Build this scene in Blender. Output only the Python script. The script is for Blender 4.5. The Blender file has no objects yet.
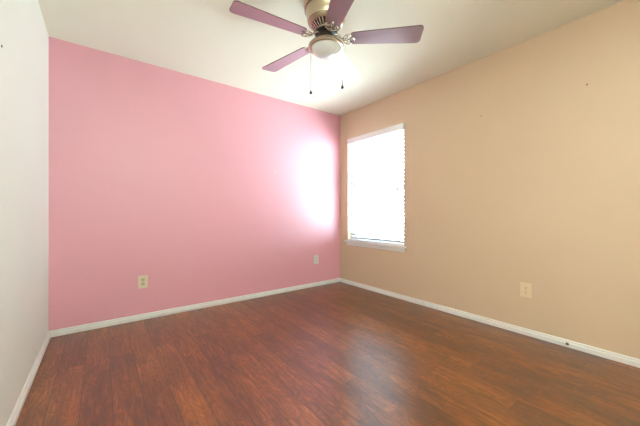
import bpy, bmesh, math, random
from math import sin, cos, pi, radians as R
from mathutils import Vector, Matrix
random.seed(4)
S = bpy.context.scene
COL = S.collection

# ------------------------------------------------------------ camera, light, exposure
H = 2.441                      # ceiling height
XL, XR, YF, YB = -0.34, 2.80, 3.185, -0.75
cam_d = bpy.data.cameras.new('camera'); cam = bpy.data.objects.new('camera', cam_d); COL.objects.link(cam)
cam.location = (0, 0, 1.009); cam.rotation_euler = (R(90), 0, R(-37.3))
cam_d.lens = 287 / 640 * 36; cam_d.sensor_width = 36; cam_d.clip_start = 0.02
S.camera = cam
S.view_settings.view_transform = 'Standard'; S.view_settings.look = 'None'
S.view_settings.gamma = 1; S.view_settings.use_curve_mapping = False
S.view_settings.exposure = 0.27

SKY = 1.0
w = bpy.data.worlds.new('sky'); S.world = w; w.use_nodes = True
nt = w.node_tree; nt.nodes.clear()
out = nt.nodes.new('ShaderNodeOutputWorld'); bg = nt.nodes.new('ShaderNodeBackground')
tc = nt.nodes.new('ShaderNodeTexCoord'); sx = nt.nodes.new('ShaderNodeSeparateXYZ')
rp = nt.nodes.new('ShaderNodeValToRGB'); mr = nt.nodes.new('ShaderNodeMapRange')
mr.inputs['From Min'].default_value = -0.06; mr.inputs['From Max'].default_value = 0.06
GROUND, UPPER = 28.0, 44.0      # sunlit pale ground below the horizon, sky above
rp.color_ramp.elements[0].color = (0.80 * GROUND, 0.92 * GROUND, 1.0 * GROUND, 1); rp.color_ramp.elements[1].color = (0.72 * UPPER, 0.88 * UPPER, 1.0 * UPPER, 1)
nt.links.new(tc.outputs['Generated'], sx.inputs[0]); nt.links.new(sx.outputs['Z'], mr.inputs[0])
nt.links.new(mr.outputs[0], rp.inputs[0]); nt.links.new(rp.outputs[0], bg.inputs[0])
bg.inputs[1].default_value = SKY
nt.links.new(bg.outputs[0], out.inputs[0])

def area(name, loc, rot, sx_, sy_, power, col, portal=False):
    d = bpy.data.lights.new(name, 'AREA'); d.shape = 'RECTANGLE'; d.size = sx_; d.size_y = sy_
    d.energy = power; d.color = col
    if portal: d.cycles.is_portal = True
    o = bpy.data.objects.new(name, d); COL.objects.link(o); o.location = loc; o.rotation_euler = rot
    return o
WY0, WY1, WZ0, WZ1 = 2.062, 3.022, 0.607, 2.045        # window opening
area('window_daylight_portal', (XR + 0.16, (WY0 + WY1) / 2, (WZ0 + WZ1) / 2), (0, R(90), 0), WZ1 - WZ0, WY1 - WY0, 1, (1, 1, 1), True)
# unseen fill light, added just past the doorway behind the camera
area('doorway_fill', (0.45, YB - 0.25, 1.25), (R(100), 0, R(-35)), 0.8, 1.3, 6, (0.98, 0.98, 0.97))
# added upward fill lamp, brightens the room off the ceiling behind the camera
area('ceiling_bounce_fill', (0.55, -0.42, 1.55), (R(180), 0, 0), 0.5, 0.5, 94, (0.92, 0.985, 1.0)).data.spread = R(110)

# ------------------------------------------------------------ materials
def mat(name, col, rough=0.5, metal=0.0, spec=0.5, coat=0.0, coat_r=0.1, trans=0.0, bump=None, emit=None):
    m = bpy.data.materials.new(name); m.use_nodes = True
    n = m.node_tree.nodes; b = n['Principled BSDF']
    b.inputs['Base Color'].default_value = (*col, 1); b.inputs['Roughness'].default_value = rough
    b.inputs['Metallic'].default_value = metal; b.inputs['Specular IOR Level'].default_value = spec
    b.inputs['Coat Weight'].default_value = coat; b.inputs['Coat Roughness'].default_value = coat_r
    b.inputs['Transmission Weight'].default_value = trans
    if bump:
        scale, dist, strength = bump
        t = n.new('ShaderNodeTexCoord'); no = n.new('ShaderNodeTexNoise'); bp = n.new('ShaderNodeBump')
        no.inputs['Scale'].default_value = scale; no.inputs['Detail'].default_value = 3
        bp.inputs['Distance'].default_value = dist; bp.inputs['Strength'].default_value = strength
        L = m.node_tree.links
        L.new(t.outputs['Object'], no.inputs['Vector']); L.new(no.outputs['Fac'], bp.inputs['Height']); L.new(bp.outputs[0], b.inputs['Normal'])
    return m

def paint(name, col, rough=0.5, spec=0.5, var=0.03):
    m = mat(name, col, rough, spec=spec, bump=(170, 0.0006, 0.25))
    n = m.node_tree.nodes; L = m.node_tree.links; b = n['Principled BSDF']
    t = n.new('ShaderNodeTexCoord'); no = n.new('ShaderNodeTexNoise'); no.inputs['Scale'].default_value = 1.3
    mx = n.new('ShaderNodeMixRGB'); mx.inputs[1].default_value = (*[c * (1 - var) for c in col], 1); mx.inputs[2].default_value = (*[min(1, c * (1 + var)) for c in col], 1)
    L.new(t.outputs['Object'], no.inputs['Vector']); L.new(no.outputs['Fac'], mx.inputs[0]); L.new(mx.outputs[0], b.inputs['Base Color'])
    return m

M_PINK = paint('pink_paint', (0.83, 0.39, 0.47), 0.45)
q = M_PINK.node_tree.nodes['Principled BSDF']; q.inputs['Coat Weight'].default_value = 1.0; q.inputs['Coat IOR'].default_value = 1.55; q.inputs['Coat Roughness'].default_value = 0.50
M_BEIGE = paint('beige_paint', (0.68, 0.515, 0.36), 0.5)
M_WHITE = paint('off_white_paint', (0.88, 0.91, 0.84), 0.55)
M_CEIL = paint('ceiling_paint', (0.91, 0.90, 0.75), 0.8, 0.2)
M_TRIM = mat('trim_white', (0.90, 0.89, 0.86), 0.35)
M_VINYL = mat('window_vinyl', (0.80, 0.81, 0.82), 0.35)
M_VAL = mat('blind_valance_white', (0.92, 0.92, 0.94), 0.4)
M_CORD = mat('blind_cord', (0.75, 0.75, 0.75), 0.7)
M_NICKEL = mat('brushed_nickel', (0.52, 0.43, 0.32), 0.30, metal=0.95)
M_BAND = mat('aged_brass_band', (0.22, 0.15, 0.09), 0.35, metal=0.8)
M_IRON = mat('blade_iron_silver', (0.72, 0.66, 0.60), 0.25, metal=0.95)
M_DARK = mat('dark_bronze', (0.035, 0.028, 0.022), 0.4, metal=0.4)
M_BLADE = mat('blade_lacquer', (0.33, 0.23, 0.26), 0.30, metal=0.5, coat=0.5, coat_r=0.2)
M_CHAIN = mat('chain_metal', (0.22, 0.22, 0.22), 0.5, metal=0.2)
M_EDGE = mat('blade_edge_brown', (0.10, 0.05, 0.04), 0.5)
M_BOWL = mat('frosted_glass', (0.86, 0.87, 0.84), 0.35, coat=0.6, coat_r=0.08)
M_ALMOND = mat('almond_plastic', (0.80, 0.70, 0.52), 0.4)
M_WPLATE = mat('white_plastic', (0.85, 0.83, 0.79), 0.4)
M_IVORY = mat('ivory_plastic', (0.62, 0.56, 0.34), 0.45)
M_SLOT = mat('outlet_slot', (0.04, 0.03, 0.03), 0.6)
M_BPLATE = mat('tan_plastic', (0.78, 0.62, 0.43), 0.4)
M_RUST = mat('rusty_screw', (0.20, 0.13, 0.08), 0.6, metal=0.3)
M_NAIL = mat('nail_head', (0.28, 0.19, 0.12), 0.5, metal=0.4)
M_SPACK = mat('spackle', (0.80, 0.55, 0.58), 0.8)

# translucent slats
M_SLAT = bpy.data.materials.new('blind_slat'); M_SLAT.use_nodes = True
n = M_SLAT.node_tree.nodes; L = M_SLAT.node_tree.links; n.clear()
o_ = n.new('ShaderNodeOutputMaterial'); d_ = n.new('ShaderNodeBsdfPrincipled'); t_ = n.new('ShaderNodeBsdfTranslucent'); x_ = n.new('ShaderNodeMixShader')
d_.inputs['Base Color'].default_value = (0.48, 0.49, 0.50, 1); d_.inputs['Roughness'].default_value = 0.4
t_.inputs['Color'].default_value = (0.90, 0.93, 0.97, 1); x_.inputs[0].default_value = 0.006
L.new(d_.outputs[0], x_.inputs[1]); L.new(t_.outputs[0], x_.inputs[2]); L.new(x_.outputs[0], o_.inputs[0])

# window pane: thin glass
M_GLASS = bpy.data.materials.new('window_glass'); M_GLASS.use_nodes = True
n = M_GLASS.node_tree.nodes; L = M_GLASS.node_tree.links; n.clear()
o_ = n.new('ShaderNodeOutputMaterial'); g_ = n.new('ShaderNodeBsdfGlossy'); t_ = n.new('ShaderNodeBsdfTransparent'); x_ = n.new('ShaderNodeMixShader'); f_ = n.new('ShaderNodeLayerWeight')
g_.inputs['Roughness'].default_value = 0.02; f_.inputs[0].default_value = 0.12; t_.inputs[0].default_value = (0.95, 0.98, 0.97, 1)
L.new(f_.outputs['Facing'], x_.inputs[0]); L.new(t_.outputs[0], x_.inputs[1]); L.new(g_.outputs[0], x_.inputs[2]); L.new(x_.outputs[0], o_.inputs[0])

# plank floor
def floor_material():
    m = bpy.data.materials.new('laminate_planks'); m.use_nodes = True
    N = m.node_tree.nodes; L = m.node_tree.links; B = N['Principled BSDF']
    def mth(op, a, b=None, c=None):
        x = N.new('ShaderNodeMath'); x.operation = op
        for i, v in enumerate((a, b, c)):
            if v is None: continue
            if isinstance(v, (int, float)): x.inputs[i].default_value = v
            else: L.new(v, x.inputs[i])
        return x.outputs[0]
    tc = N.new('ShaderNodeTexCoord'); sp = N.new('ShaderNodeSeparateXYZ'); L.new(tc.outputs['Object'], sp.inputs[0])
    X, Y = sp.outputs['X'], sp.outputs['Y']
    WP, LP = 0.134, 1.22
    u = mth('DIVIDE', mth('SUBTRACT', X, 0.717), WP)
    row = mth('FLOOR', u); fu = mth('FRACT', u)
    odd = mth('ABSOLUTE', mth('MODULO', row, 2.0))                   # 1 on odd rows
    wn = N.new('ShaderNodeTexWhiteNoise'); wn.noise_dimensions = '1D'; L.new(mth('ADD', row, 37.3), wn.inputs['W'])
    far = mth('GREATER_THAN', row, 4.5)
    rnd = mth('MULTIPLY', wn.outputs['Value'], mth('MAXIMUM', far, mth('SUBTRACT', 1.0, odd)))
    v = mth('ADD', mth('DIVIDE', mth('SUBTRACT', Y, 1.26), LP), mth('MULTIPLY', rnd, 1.0))
    pl = mth('FLOOR', v); fv = mth('FRACT', v)
    # per plank random
    cb = N.new('ShaderNodeCombineXYZ'); L.new(row, cb.inputs[0]); L.new(pl, cb.inputs[1])
    wr = N.new('ShaderNodeTexWhiteNoise'); wr.noise_dimensions = '3D'; L.new(cb.outputs[0], wr.inputs['Vector'])
    # seams
    eu = mth('MULTIPLY', mth('MINIMUM', fu, mth('SUBTRACT', 1.0, fu)), WP)
    ev = mth('MULTIPLY', mth('MINIMUM', fv, mth('SUBTRACT', 1.0, fv)), LP)
    e = mth('MINIMUM', eu, ev)
    seam = N.new('ShaderNodeMapRange'); L.new(e, seam.inputs[0]); seam.inputs['From Min'].default_value = 0.0005; seam.inputs['From Max'].default_value = 0.0030
    # grain coordinates: stretched along Y, shifted per plank
    cg = N.new('ShaderNodeCombineXYZ')
    L.new(mth('ADD', X, mth('MULTIPLY', wr.outputs['Value'], 7.0)), cg.inputs[0]); L.new(mth('ADD', mth('MULTIPLY', Y, 0.30), mth('MULTIPLY', row, 3.1)), cg.inputs[1])
    L.new(mth('MULTIPLY', wr.outputs['Value'], 19.0), cg.inputs[2])
    cg0 = cg.outputs[0]
    warp = N.new('ShaderNodeTexNoise'); warp.inputs['Scale'].default_value = 8.5; warp.inputs['Detail'].default_value = 2.5; L.new(cg0, warp.inputs['Vector'])
    # rings: contour bands of a slow noise give the swirling figure
    rings = mth('FRACT', mth('MULTIPLY', warp.outputs['Fac'], 16.0))
    rings = mth('ABSOLUTE', mth('SUBTRACT', mth('MULTIPLY', rings, 2.0), 1.0))
    cf = N.new('ShaderNodeCombineXYZ'); L.new(mth('MULTIPLY', X, 1.0), cf.inputs[0]); L.new(mth('MULTIPLY', Y, 0.07), cf.inputs[1]); L.new(wr.outputs['Value'], cf.inputs[2])
    fine = N.new('ShaderNodeTexNoise'); fine.inputs['Scale'].default_value = 80; fine.inputs['Detail'].default_value = 4; L.new(cf.outputs[0], fine.inputs['Vector'])
    blot = N.new('ShaderNodeTexNoise'); blot.inputs['Scale'].default_value = 9; blot.inputs['Detail'].default_value = 4; blot.inputs['Roughness'].default_value = 0.6; L.new(cg0, blot.inputs['Vector'])
    f = mth('ADD', mth('MULTIPLY', rings, 0.15), mth('MULTIPLY', fine.outputs['Fac'], 0.55))
    f = mth('ADD', f, mth('MULTIPLY', blot.outputs['Fac'], 0.62))
    f = mth('ADD', f, mth('MULTIPLY', mth('SUBTRACT', wr.outputs['Value'], 0.5), 0.20))
    f = mth('SUBTRACT', f, 0.145)
    cr = N.new('ShaderNodeValToRGB'); L.new(f, cr.inputs[0])
    el = cr.color_ramp.elements
    el[0].position = 0.22; el[0].color = (0.035, 0.009, 0.003, 1)
    el[1].position = 0.84; el[1].color = (0.38, 0.130, 0.025, 1)
    k = el.new(0.45); k.color = (0.100, 0.027, 0.005, 1)
    k = el.new(0.62); k.color = (0.190, 0.057, 0.009, 1)
    mx = N.new('ShaderNodeMixRGB'); mx.inputs[1].default_value = (0.02, 0.008, 0.005, 1); L.new(seam.outputs[0], mx.inputs[0]); L.new(cr.outputs[0], mx.inputs[2])
    L.new(mx.outputs[0], B.inputs['Base Color'])
    B.inputs['Roughness'].default_value = 0.278; B.inputs['IOR'].default_value = 1.80
    # hand scraped relief
    ch = N.new('ShaderNodeCombineXYZ'); L.new(mth('ADD', X, mth('MULTIPLY', row, 1.7)), ch.inputs[0]); L.new(mth('MULTIPLY', Y, 0.5), ch.inputs[1])
    hn = N.new('ShaderNodeTexNoise'); hn.inputs['Scale'].default_value = 30; hn.inputs['Detail'].default_value = 2; L.new(ch.outputs[0], hn.inputs['Vector'])
    hgt = mth('ADD', mth('MULTIPLY', seam.outputs[0], 0.55), mth('ADD', mth('MULTIPLY', hn.outputs['Fac'], 0.9), mth('MULTIPLY', fine.outputs['Fac'], 0.25)))
    bp = N.new('ShaderNodeBump'); bp.inputs['Distance'].default_value = 0.0014; bp.inputs['Strength'].default_value = 0.40
    L.new(hgt, bp.inputs['Height']); L.new(bp.outputs[0], B.inputs['Normal'])
    return m
M_FLOOR = floor_material()

# ------------------------------------------------------------ mesh helpers
def box(bm, x0, x1, y0, y1, z0, z1, mx=None, bev=0.0):
    r = bmesh.ops.create_cube(bm, size=1)
    vs = r['verts']
    bmesh.ops.scale(bm, vec=(x1 - x0, y1 - y0, z1 - z0), verts=vs)
    bmesh.ops.translate(bm, vec=((x0 + x1) / 2, (y0 + y1) / 2, (z0 + z1) / 2), verts=vs)
    if bev > 0:
        es = list({e for v in vs for e in v.link_edges})
        rr = bmesh.ops.bevel(bm, geom=es, offset=bev, segments=2, affect='EDGES', profile=0.5)
        vs = list({v for f in rr['faces'] for v in f.verts} | {v for v in vs if v.is_valid})
    if mx is not None: bmesh.ops.transform(bm, matrix=mx, verts=[v for v in vs if v.is_valid])
    return vs

def lathe(bm, prof, seg=48, c=(0, 0, 0)):
    rings = []
    for r, z in prof:
        if r < 1e-6: rings.append([bm.verts.new((c[0], c[1], c[2] + z))])
        else: rings.append([bm.verts.new((c[0] + r * cos(2 * pi * i / seg), c[1] + r * sin(2 * pi * i / seg), c[2] + z)) for i in range(seg)])
    for a, b in zip(rings, rings[1:]):
        for i in range(seg):
            j = (i + 1) % seg
            if len(a) == 1 and len(b) == 1: continue
            if len(a) == 1: bm.faces.new((a[0], b[j], b[i]))
            elif len(b) == 1: bm.faces.new((a[i], a[j], b[0]))
            else: bm.faces.new((a[i], a[j], b[j], b[i]))

def tube(bm, pts, r, seg=8, closed_ends=True):
    pts = [Vector(p) for p in pts]; rings = []
    for i, p in enumerate(pts):
        t = (pts[min(i + 1, len(pts) - 1)] - pts[max(i - 1, 0)]).normalized()
        a = t.orthogonal().normalized() if i == 0 else (pa - t * pa.dot(t)).normalized()
        pa = a; b = t.cross(a)
        rr = r[i] if isinstance(r, (list, tuple)) else r
        rings.append([bm.verts.new(p + (a * cos(2 * pi * k / seg) + b * sin(2 * pi * k / seg)) * rr) for k in range(seg)])
    for a, b in zip(rings, rings[1:]):
        for k in range(seg): bm.faces.new((a[k], a[(k + 1) % seg], b[(k + 1) % seg], b[k]))
    if closed_ends: bm.faces.new(rings[0][::-1]); bm.faces.new(rings[-1])

def prism(bm, outline, z0, z1, mx=None, side_mat=None):
    a = [bm.verts.new((x, y, z0)) for x, y in outline]; b = [bm.verts.new((x, y, z1)) for x, y in outline]
    bm.faces.new(a[::-1]); bm.faces.new(b)
    for i in range(len(a)):
        j = (i + 1) % len(a); f = bm.faces.new((a[i], a[j], b[j], b[i]))
        if side_mat is not None: f.material_index = side_mat
    if mx is not None: bmesh.ops.transform(bm, matrix=mx, verts=a + b)
    return a + b

def obj(name, bm, mats, parent=None, smooth=False, angle=35):
    me = bpy.data.meshes.new(name)
    bmesh.ops.recalc_face_normals(bm, faces=bm.faces)
    if smooth:
        for f in bm.faces: f.smooth = True
        for e in bm.edges:
            if len(e.link_faces) == 2 and e.calc_face_angle(0) > R(angle): e.smooth = False
    bm.to_mesh(me); bm.free()
    for m in (mats if isinstance(mats, (list, tuple)) else [mats]): me.materials.append(m)
    o = bpy.data.objects.new(name, me); COL.objects.link(o)
    if parent: o.parent = parent
    return o

def empty(name, loc, rot=(0, 0, 0)):
    o = bpy.data.objects.new(name, None); COL.objects.link(o); o.location = loc; o.rotation_euler = rot; o.empty_display_size = 0.05
    return o
def tag(o, label, cat, group=None):
    o['label'] = label; o['category'] = cat
    if group: o['group'] = group
    return o
def struct(name, bm, m, label, cat, parent=None, smooth=False):
    o = obj(name, bm, m, parent, smooth); o['kind'] = 'structure'; tag(o, label, cat)
    return o

# ------------------------------------------------------------ room shell
T = 0.14
bm = bmesh.new(); box(bm, XL - T, XR + T, YB - 1.3 - T, YF + T, -0.1, 0); struct('floor', bm, M_FLOOR, 'reddish brown hand-scraped plank floor', 'floor')
bm = bmesh.new(); box(bm, XL - T, XR + T, YB - 1.3 - T, YF + T, H, H + 0.1); struct('ceiling', bm, M_CEIL, 'smooth cream white ceiling holding the fan', 'ceiling')
bm = bmesh.new(); box(bm, XL - T, XR + T, YF, YF + T, 0, H); struct('wall_front', bm, M_PINK, 'pink painted accent wall', 'wall')
bm = bmesh.new(); box(bm, XL - T, XL, YB, YF, 0, H); struct('wall_left', bm, M_WHITE, 'off-white painted wall at the left edge', 'wall')
bm = bmesh.new()
box(bm, XR, XR + T, YB, WY0, 0, H); box(bm, XR, XR + T, WY1, YF, 0, H)
box(bm, XR, XR + T, WY0, WY1, 0, WZ0); box(bm, XR, XR + T, WY0, WY1, WZ1, H)
struct('wall_right', bm, M_BEIGE, 'beige painted wall with the window', 'wall')
# back wall with an open doorway behind the camera
DX0, DX1, DZ = -0.30, 1.30, 2.10
bm = bmesh.new()
box(bm, XL, DX0, YB - T, YB, 0, H); box(bm, DX1, XR, YB - T, YB, 0, H); box(bm, DX0, DX1, YB - T, YB, DZ, H)
struct('wall_back', bm, M_WHITE, 'off-white wall with the open doorway', 'wall')
HB = YB - 1.3                    # hallway beyond the doorway
bm = bmesh.new()
box(bm, XL - T, XR + T, HB - T, HB, 0, H); box(bm, XL - T, XL, HB, YB - T, 0, H); box(bm, 1.6, 1.6 + T, HB, YB - T, 0, H)
struct('wall_hallway', bm, M_WHITE, 'off-white hallway walls beyond the doorway', 'wall')

BP = [(0, 0), (0.014, 0), (0.0155, 0.003), (0.0155, 0.031), (0.0130, 0.0335), (0.0065, 0.0345), (0.0065, 0.0385), (0.0095, 0.0405), (0.0090, 0.0480), (0.0045, 0.0525), (0, 0.0535)]
def baseboard(name, p0, p1, nrm, label, m0=True, m1=True):
    # profile swept along p0->p1, mitred at room corners
    bm = bmesh.new(); p0 = Vector((*p0, 0)); p1 = Vector((*p1, 0)); t = (p1 - p0).normalized(); nn = Vector((*nrm, 0))
    a = [bm.verts.new(p0 + nn * d + Vector((0, 0, z)) + t * (d if m0 else 0)) for d, z in BP]
    b = [bm.verts.new(p1 + nn * d + Vector((0, 0, z)) - t * (d if m1 else 0)) for d, z in BP]
    bm.faces.new(a[::-1]); bm.faces.new(b)
    for i in range(len(a)):
        j = (i + 1) % len(a); bm.faces.new((a[i], a[j], b[j], b[i]))
    return struct(name, bm, M_TRIM, label, 'baseboard')
baseboard('baseboard_front', (XL, YF), (XR, YF), (0, -1), 'white moulded baseboard under the pink wall')
baseboard('baseboard_left', (XL, YB), (XL, YF), (1, 0), 'white moulded baseboard under the off-white wall')
baseboard('baseboard_right', (XR, YB), (XR, YF), (-1, 0), 'white moulded baseboard under the beige wall')
baseboard('baseboard_back', (DX1, YB), (XR, YB), (0, 1), 'white moulded baseboard under the back wall', m0=False)

# ------------------------------------------------------------ window
FX0, FX1 = XR + 0.085, XR + 0.135          # depth range of the vinyl frame
win = empty('window_1', (XR + 0.11, (WY0 + WY1) / 2, WZ0)); win['kind'] = 'structure'
tag(win, 'bright single-hung window with white vinyl frame in the beige wall', 'window')
def wchild(name, bm, m, parent=win, smooth=False):
    bmesh.ops.translate(bm, vec=-win.location, verts=bm.verts)
    return obj(name, bm, m, parent, smooth)
fw = 0.07; ZM = 1.31
bm = bmesh.new()
box(bm, FX0, FX1, WY0, WY0 + fw, WZ0, WZ1); box(bm, FX0, FX1, WY1 - fw, WY1, WZ0, WZ1)
box(bm, FX0, FX1, WY0 + fw, WY1 - fw, WZ0, WZ0 + fw); box(bm, FX0, FX1, WY0 + fw, WY1 - fw, WZ1 - fw, WZ1)
wchild('window_frame', bm, M_VINYL)
bm = bmesh.new(); box(bm, FX0 - 0.005, FX1 - 0.01, WY0 + fw, WY1 - fw, ZM - 0.022, ZM + 0.022, bev=0.003)
mrail = wchild('meeting_rail', bm, M_VINYL)
bm = bmesh.new(); ym = (WY0 + WY1) / 2; box(bm, FX0 - 0.02, FX0 - 0.005, ym - 0.03, ym + 0.03, ZM - 0.004, ZM + 0.012, bev=0.003); wchild('sash_lock', bm, M_VINYL)
for z0, z1 in ((WZ0 + fw, ZM - 0.022), (ZM + 0.022, WZ1 - fw)):
    bm = bmesh.new(); box(bm, FX0 + 0.02, FX0 + 0.024, WY0 + fw, WY1 - fw, z0, z1); wchild('pane', bm, M_GLASS)
bm = bmesh.new()    # stool: recess part + nose with horns
outl = [(FX0, WY0), (FX0, WY1), (XR, WY1), (XR, WY1 + 0.035), (XR - 0.030, WY1 + 0.035), (XR - 0.034, WY1 + 0.031), (XR - 0.034, WY0 - 0.031), (XR - 0.030, WY0 - 0.035), (XR, WY0 - 0.035), (XR, WY0)]
prism(bm, outl, WZ0 - 0.004, WZ0 + 0.015)
wchild('window_stool', bm, M_TRIM)
bm = bmesh.new()
for i, (d, z) in enumerate([(0, 0)]): pass
vs = [(XR, -0.058), (XR - 0.008, -0.056), (XR - 0.013, -0.046), (XR - 0.013, -0.030), (XR - 0.017, -0.022), (XR - 0.017, -0.004), (XR, -0.004)]
a = [bm.verts.new((x, WY0 - 0.01, WZ0 + z)) for x, z in vs]; b = [bm.verts.new((x, WY1 + 0.01, WZ0 + z)) for x, z in vs]
bm.faces.new(a); bm.faces.new(b[::-1])
for i in range(len(a)): j = (i + 1) % len(a); bm.faces.new((a[i], a[j], b[j], b[i]))
wchild('window_apron', bm, M_TRIM)

# ------------------------------------------------------------ blinds
BX = XR + 0.030                             # slat centre line, inside the recess
SY0, SY1 = WY0 + 0.028, WY1 - 0.018
blind = empty('window_blind', (BX, (WY0 + WY1) / 2, WZ1 - 0.03))
tag(blind, 'white horizontal slat blind lowered in the bright window', 'blind')
def bchild(name, bm, m, smooth=False, parent=blind):
    bmesh.ops.translate(bm, vec=-blind.location, verts=bm.verts)
    return obj(name, bm, m, parent, smooth)
bm = bmesh.new(); box(bm, BX - 0.022, BX + 0.022, SY0, SY1, WZ1 - 0.045, WZ1 - 0.004); bchild('head_rail', bm, M_VAL)
bm = bmesh.new()   # valance with returns, proud of the wall
vx = XR - 0.028
box(bm, vx - 0.008, vx, WY0 - 0.012, WY1 - 0.030, WZ1 - 0.068, WZ1 + 0.004, bev=0.002)
box(bm, vx, XR - 0.001, WY0 - 0.012, WY0 - 0.004, WZ1 - 0.068, WZ1 + 0.002); box(bm, vx, BX - 0.026, WY1 - 0.038, WY1 - 0.030, WZ1 - 0.068, WZ1 + 0.002)
bchild('valance', bm, M_VAL)
NS = 30; zt = WZ1 - 0.070; zb = WZ0 + 0.055; TILT = R(34)
slat0 = None
for i in range(NS):
    z = zt + (zb - zt) * i / (NS - 1)
    if slat0 is None:
        bm = bmesh.new(); k = 6; top = []; bot = []
        for j in range(k + 1):
            s = -0.025 + 0.05 * j / k; c = 0.0035 * (1 - (s / 0.025) ** 2)
            # s runs from the room side (-x) to the glass side; the room edge is higher
            x = s * cos(TILT) + c * sin(TILT); zz = -s * sin(TILT) + c * cos(TILT)
            top.append((x, zz + 0.0013)); bot.append((x, zz - 0.0013))
        pr = top + bot[::-1]
        hw = (SY1 - SY0) / 2
        a = [bm.verts.new((x, -hw, q)) for x, q in pr]; b = [bm.verts.new((x, hw, q)) for x, q in pr]
        bm.faces.new(a); bm.faces.new(b[::-1])
        for q in range(len(a)): j = (q + 1) % len(a); bm.faces.new((a[q], a[j], b[j], b[q]))
        slat0 = obj('slat', bm, M_SLAT, blind); s_ = slat0
    else:
        s_ = slat0.copy(); COL.objects.link(s_); s_.parent = blind
    s_.location = (0, (SY0 + SY1) / 2 - blind.location.y, z - blind.location.z)
bm = bmesh.new(); box(bm, BX - 0.025, BX + 0.025, SY0, SY1, WZ0 + 0.017, WZ0 + 0.034, bev=0.003); bchild('bottom_rail', bm, M_VAL)
for y in (SY0 + 0.10, SY1 - 0.10):
    bm = bmesh.new()
    for x in (BX - 0.0285, BX + 0.0285): tube(bm, [(x, y, WZ1 - 0.05), (x, y, WZ0 + 0.03)], 0.0009, 5)
    bchild('ladder_cord', bm, M_CORD)
bm = bmesh.new(); y = SY0 + 0.055; x = BX - 0.034
tube(bm, [(x, y, WZ1 - 0.05), (x, y, 1.315)], 0.0012, 5); tube(bm, [(x, y + 0.012, WZ1 - 0.05), (x, y + 0.010, 1.30)], 0.0012, 5)
cd = bchild('lift_cord', bm, M_CORD)
bm = bmesh.new()
lathe(bm, [(0, 0.018), (0.004, 0.016), (0.008, -0.004), (0.009, -0.014), (0.006, -0.018), (0, -0.018)], 10, (x, y, 1.30)); lathe(bm, [(0, 0.018), (0.004, 0.016), (0.008, -0.004), (0.009, -0.014), (0.006, -0.018), (0, -0.018)], 10, (x, y + 0.014, 1.285))
M_TASSEL = mat('tassel', (0.35, 0.40, 0.42), 0.5)
bchild('tassel', bm, M_TASSEL, True, cd)
bm = bmesh.new(); y = SY1 - 0.035
tube(bm, [(x, y, WZ1 - 0.05), (x, y, 1.24)], 0.0035, 6)
bchild('tilt_wand', bm, M_VAL)

# ------------------------------------------------------------ ceiling fan
FC = Vector((1.2295, 1.545, H)); ZB = 2.201
fan = empty('ceiling_fan', FC)
tag(fan, 'five-bladed flush-mount ceiling fan with frosted bowl light and two pull chains', 'ceiling fan')
rel = lambda z: z - H
bm = bmesh.new()
lathe(bm, [(0, 0), (0.150, 0), (0.153, rel(2.428)), (0.150, rel(2.418)), (0.143, rel(2.414)), (0.146, rel(2.408)), (0.147, rel(2.398)), (0.140, rel(2.392)),
           (0.138, rel(2.388)), (0.140, rel(2.380)), (0.136, rel(2.370)), (0.132, rel(2.345)), (0.128, rel(2.325)), (0.118, rel(2.305)), (0.106, rel(2.297)), (0.100, rel(2.297)), (0.100, rel(2.31)), (0, rel(2.31))], 56)
hous = obj('motor_housing', bm, M_NICKEL, fan, True)
bm = bmesh.new()
for r, z in ((0.1465, 2.396), (0.1235, 2.316)):
    lathe(bm, [(r - 0.004, rel(z + 0.003)), (r + 0.001, rel(z + 0.0025)), (r + 0.001, rel(z - 0.0025)), (r - 0.004, rel(z - 0.003)), (r - 0.004, rel(z + 0.003))], 56)
obj('housing_band', bm, M_BAND, fan, True)
bm = bmesh.new()
lathe(bm, [(0, rel(2.3095)), (0.098, rel(2.3095)), (0.098, rel(2.292)), (0.062, rel(2.262)), (0.045, rel(2.255)), (0, rel(2.255))], 40)
obj('motor_core', bm, M_DARK, fan, True)
bm = bmesh.new()
for i in range(28):
    a = 2 * pi * i / 28; Mx = Matrix.Rotation(a, 4, 'Z')
    s = [bm.verts.new(Mx @ Vector(p)) for p in ((0.104, -0.0045, rel(2.296)), (0.104, 0.0045, rel(2.296)), (0.064, 0.0028, rel(2.262)), (0.064, -0.0028, rel(2.262)),
                                                (0.104, -0.0045, rel(2.290)), (0.104, 0.0045, rel(2.290)), (0.064, 0.0028, rel(2.256)), (0.064, -0.0028, rel(2.256)))]
    for q in ((0, 1, 2, 3), (7, 6, 5, 4), (0, 4, 5, 1), (1, 5, 6, 2), (2, 6, 7, 3), (3, 7, 4, 0)): bm.faces.new([s[k] for k in q])
lathe(bm, [(0.060, rel(2.262)), (0.070, rel(2.266)), (0.070, rel(2.256)), (0.060, rel(2.252)), (0.060, rel(2.262))], 40)
obj('vent_grille', bm, M_IRON, fan)
bm = bmesh.new()
lathe(bm, [(0, rel(2.256)), (0.070, rel(2.254)), (0.078, rel(2.250)), (0.078, rel(2.238)), (0.070, rel(2.232)), (0.048, rel(2.230)), (0.042, rel(2.222)), (0.042, rel(2.180)), (0, rel(2.180))], 40)
obj('flywheel', bm, M_DARK, fan, True)
bm = bmesh.new()
lathe(bm, [(0, rel(2.186)), (0.050, rel(2.184)), (0.085, rel(2.176)), (0.112, rel(2.166)), (0.121, rel(2.156)), (0.122, rel(2.146)), (0.117, rel(2.139)), (0.104, rel(2.137)), (0.101, rel(2.143)), (0.098, rel(2.160)), (0, rel(2.165))], 56)
obj('light_fitter', bm, M_NICKEL, fan, True)
bm = bmesh.new()
pr = [(0, rel(2.156)), (0.097, rel(2.156)), (0.0995, rel(2.146))]
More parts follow.
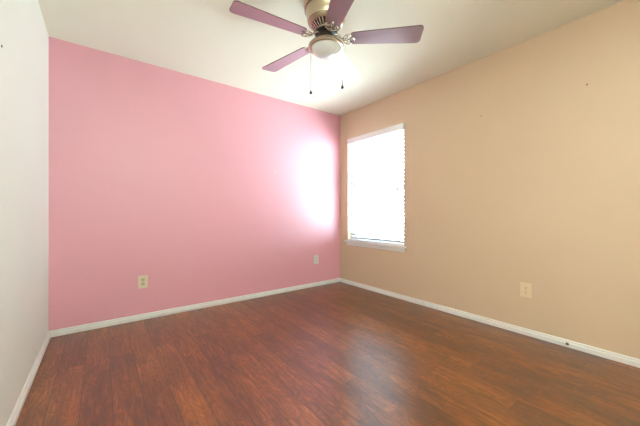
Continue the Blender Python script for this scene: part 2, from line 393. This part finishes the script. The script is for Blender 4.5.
for i in range(1, 13):
    a = pi / 2 * i / 12; pr.append((0.0995 * cos(a) if i < 12 else 0, rel(2.146) - 0.070 * sin(a)))
lathe(bm, pr, 48)
obj('glass_bowl', bm, M_BOWL, fan, True)
BETA0 = -5.6 - 37.3; PITCH = R(-10); ARMZ = ZB
def blade_outline():
    L0, L1 = 0.162, 0.640
    w0, w1 = 0.052, 0.074
    pts = []
    hw = lambda x: w0 + (w1 - w0) * (x - L0) / (L1 - L0)
    cr0, cr1 = 0.030, 0.028
    for i in range(7):                                            # root corner, +y side
        a = pi - pi / 2 * i / 6; pts.append((L0 + cr0 + cr0 * cos(a), hw(L0) - cr0 + cr0 * sin(a)))
    for i in range(7):
        a = pi / 2 - pi / 2 * i / 6; pts.append((L1 - cr1 + cr1 * cos(a), hw(L1) - cr1 + cr1 * sin(a)))
    return pts + [(x, -y) for x, y in pts[::-1]]
def blade_mesh():
    bm = bmesh.new(); prism(bm, blade_outline(), -0.003, 0.003, Matrix.Rotation(PITCH, 4, 'X'), side_mat=1); return bm
def iron_mesh():
    bm = bmesh.new(); P = Matrix.Rotation(PITCH, 4, 'X')
    def pp(x, y, z): return P @ Vector((x, y, z))
    # neck from flywheel to blade
    tube(bm, [(0.062, 0, 0.034), (0.082, 0, 0.026), (0.104, 0, 0.006), pp(0.125, 0, -0.008), pp(0.150, 0, -0.007)], [0.010, 0.009, 0.0075, 0.007, 0.005], 8)
    for s in (-1, 1):                                             # outer scrolls
        pts = [(0.115, 0.002 * s), (0.122, 0.018 * s), (0.132, 0.034 * s), (0.148, 0.043 * s), (0.166, 0.043 * s), (0.176, 0.034 * s), (0.172, 0.025 * s), (0.162, 0.024 * s)]
        tube(bm, [pp(x, y, -0.0065) for x, y in pts], 0.0036, 6)
        pts = [(0.120, 0.002 * s), (0.138, 0.010 * s), (0.150, 0.020 * s), (0.148, 0.030 * s), (0.138, 0.030 * s)]
        tube(bm, [pp(x, y, -0.0065) for x, y in pts], 0.003, 6)
        pts = [(0.148, 0.0), (0.165, 0.006 * s), (0.182, 0.008 * s), (0.196, 0.0)]
        tube(bm, [pp(x, y, -0.0065) for x, y in pts], 0.003, 6)
    for x, y in ((0.166, 0.034), (0.166, -0.034), (0.192, 0.0)):
        lathe(bm, [(0, -0.0115), (0.005, -0.0105), (0.007, -0.0035), (0, -0.003)], 10, pp(x, y, 0))
    return bm
b0 = obj('blade', blade_mesh(), [M_BLADE, M_EDGE], fan); i0 = obj('blade_iron', iron_mesh(), M_IRON, fan, True)
for k in range(5):
    b, ir = (b0, i0) if k == 0 else (b0.copy(), i0.copy())
    if k: COL.objects.link(b); COL.objects.link(ir); b.parent = fan; ir.parent = fan
    for q in (b, ir): q.location = (0, 0, rel(ZB)); q.rotation_euler = (0, 0, R(BETA0 + 72 * k))
rv = Vector((cos(R(-37.3)), sin(R(-37.3)), 0)); fv = Vector((-rv.y, rv.x, 0))
for lat, dep, zend in ((-0.104, -0.01, 1.836), (0.112, 0.0, 1.877)):
    c = rv * lat + fv * dep; bm = bmesh.new()
    z = rel(2.150); ze = rel(zend) + 0.012
    tube(bm, [(c.x, c.y, z), (c.x, c.y, ze)], 0.0015, 5)
    nb = 40
    for i in range(nb + 1):
        bmesh.ops.create_icosphere(bm, subdivisions=1, radius=0.0030, matrix=Matrix.Translation((c.x, c.y, z + (ze - z) * i / nb)))
    ch = obj('pull_chain', bm, M_CHAIN, fan)
    bm = bmesh.new(); lathe(bm, [(0, 0.014), (0.003, 0.013), (0.0045, 0.006), (0.009, -0.001), (0.010, -0.007), (0.006, -0.013), (0, -0.014)], 14, (c.x, c.y, rel(zend)))
    obj('pull_knob', bm, M_DARK, ch, True)

# ------------------------------------------------------------ outlets
def outlet(loc, rotz, mp, md, label, group=None, screw=M_SLOT):
    # local frame: plate in XZ plane, facing -Y
    t = empty('wall_outlet', loc, (0, 0, rotz)); tag(t, label, 'outlet')
    bm = bmesh.new(); box(bm, -0.040, 0.040, -0.0065, 0, -0.0605, 0.0605, bev=0.0025); obj('cover_plate', bm, mp, t)
    for s in (-1, 1):
        bm = bmesh.new(); pts = []
        for i in range(20):
            a = 2 * pi * i / 20; pts.append((0.0175 * cos(a), max(-0.0135, min(0.0135, 0.0175 * sin(a)))))
        prism(bm, pts, 0, 0.003, Matrix.Translation((0, -0.0065, 0.0195 * s)) @ Matrix.Rotation(R(90), 4, 'X'))
        rcp = obj('receptacle', bm, md, t)
        bm = bmesh.new()
        for x, hh in ((-0.0065, 0.0045), (0.0065, 0.0035)): box(bm, x - 0.0012, x + 0.0012, -0.0100, -0.0090, 0.0195 * s + 0.003 - hh, 0.0195 * s + 0.003 + hh)
        lathe(bm, [(0, 0.0005), (0.0025, 0.0005), (0.0025, -0.0005), (0, -0.0005)], 10)
        vv = [v for v in bm.verts][-22:]
        bmesh.ops.transform(bm, matrix=Matrix.Translation((0, -0.0096, 0.0195 * s - 0.008)) @ Matrix.Rotation(R(90), 4, 'X'), verts=vv)
        obj('slot', bm, M_SLOT, rcp)
    bm = bmesh.new(); lathe(bm, [(0, 0.0012), (0.003, 0.0008), (0.0035, -0.0005), (0, -0.0005)], 12); bmesh.ops.transform(bm, matrix=Matrix.Translation((0, -0.0069, 0)) @ Matrix.Rotation(R(90), 4, 'X'), verts=bm.verts)
    obj('screw', bm, M_NICKEL, t)
    return t
outlet((0.313, YF, 0.357), 0, M_ALMOND, M_IVORY, 'ivory outlet on the pink wall, nearer the off-white wall')
outlet((2.357, YF, 0.370), 0, M_WPLATE, M_WPLATE, 'white outlet on the pink wall near the window corner')
outlet((XR, 0.857, 0.371), R(-90), M_BPLATE, M_BPLATE, 'cream outlet low on the beige wall')

# ------------------------------------------------------------ small marks and fixings
def nail(name, loc, axis, r, m, label, cat, depth=0.004):
    bm = bmesh.new(); lathe(bm, [(0, depth), (r * 0.7, depth * 0.8), (r, 0.0005), (r * 0.4, 0), (0, 0)], 14)
    q = Vector((0, 0, 1)).rotation_difference(Vector(axis)).to_matrix().to_4x4()
    bmesh.ops.transform(bm, matrix=q, verts=bm.verts)
    o = obj(name, bm, m, None, True); o.location = loc; tag(o, label, cat); return o
nail('nail', (XR, 0.482, 1.940), (-1, 0, 0), 0.0065, M_NAIL, 'small nail high on the beige wall, farther from the window', 'nail')
nail('nail', (XR, 1.212, 1.907), (-1, 0, 0), 0.0055, M_NAIL, 'small nail high on the beige wall, closer to the window', 'nail')
nail('nail', (XL, 1.80, 1.722), (1, 0, 0), 0.006, M_NAIL, 'small nail on the off-white wall at the left edge', 'nail')
nail('wall_plug', (1.720, YF, 1.520), (0, -1, 0), 0.012, M_SPACK, 'tiny pale filler dot in the middle of the pink wall', 'filler spot', 0.001)
nail('baseboard_screw', (XR - 0.0152, 0.589, 0.026), (-1, 0, 0), 0.011, M_RUST, 'brown screw head on the white baseboard under the beige wall', 'screw', 0.006)
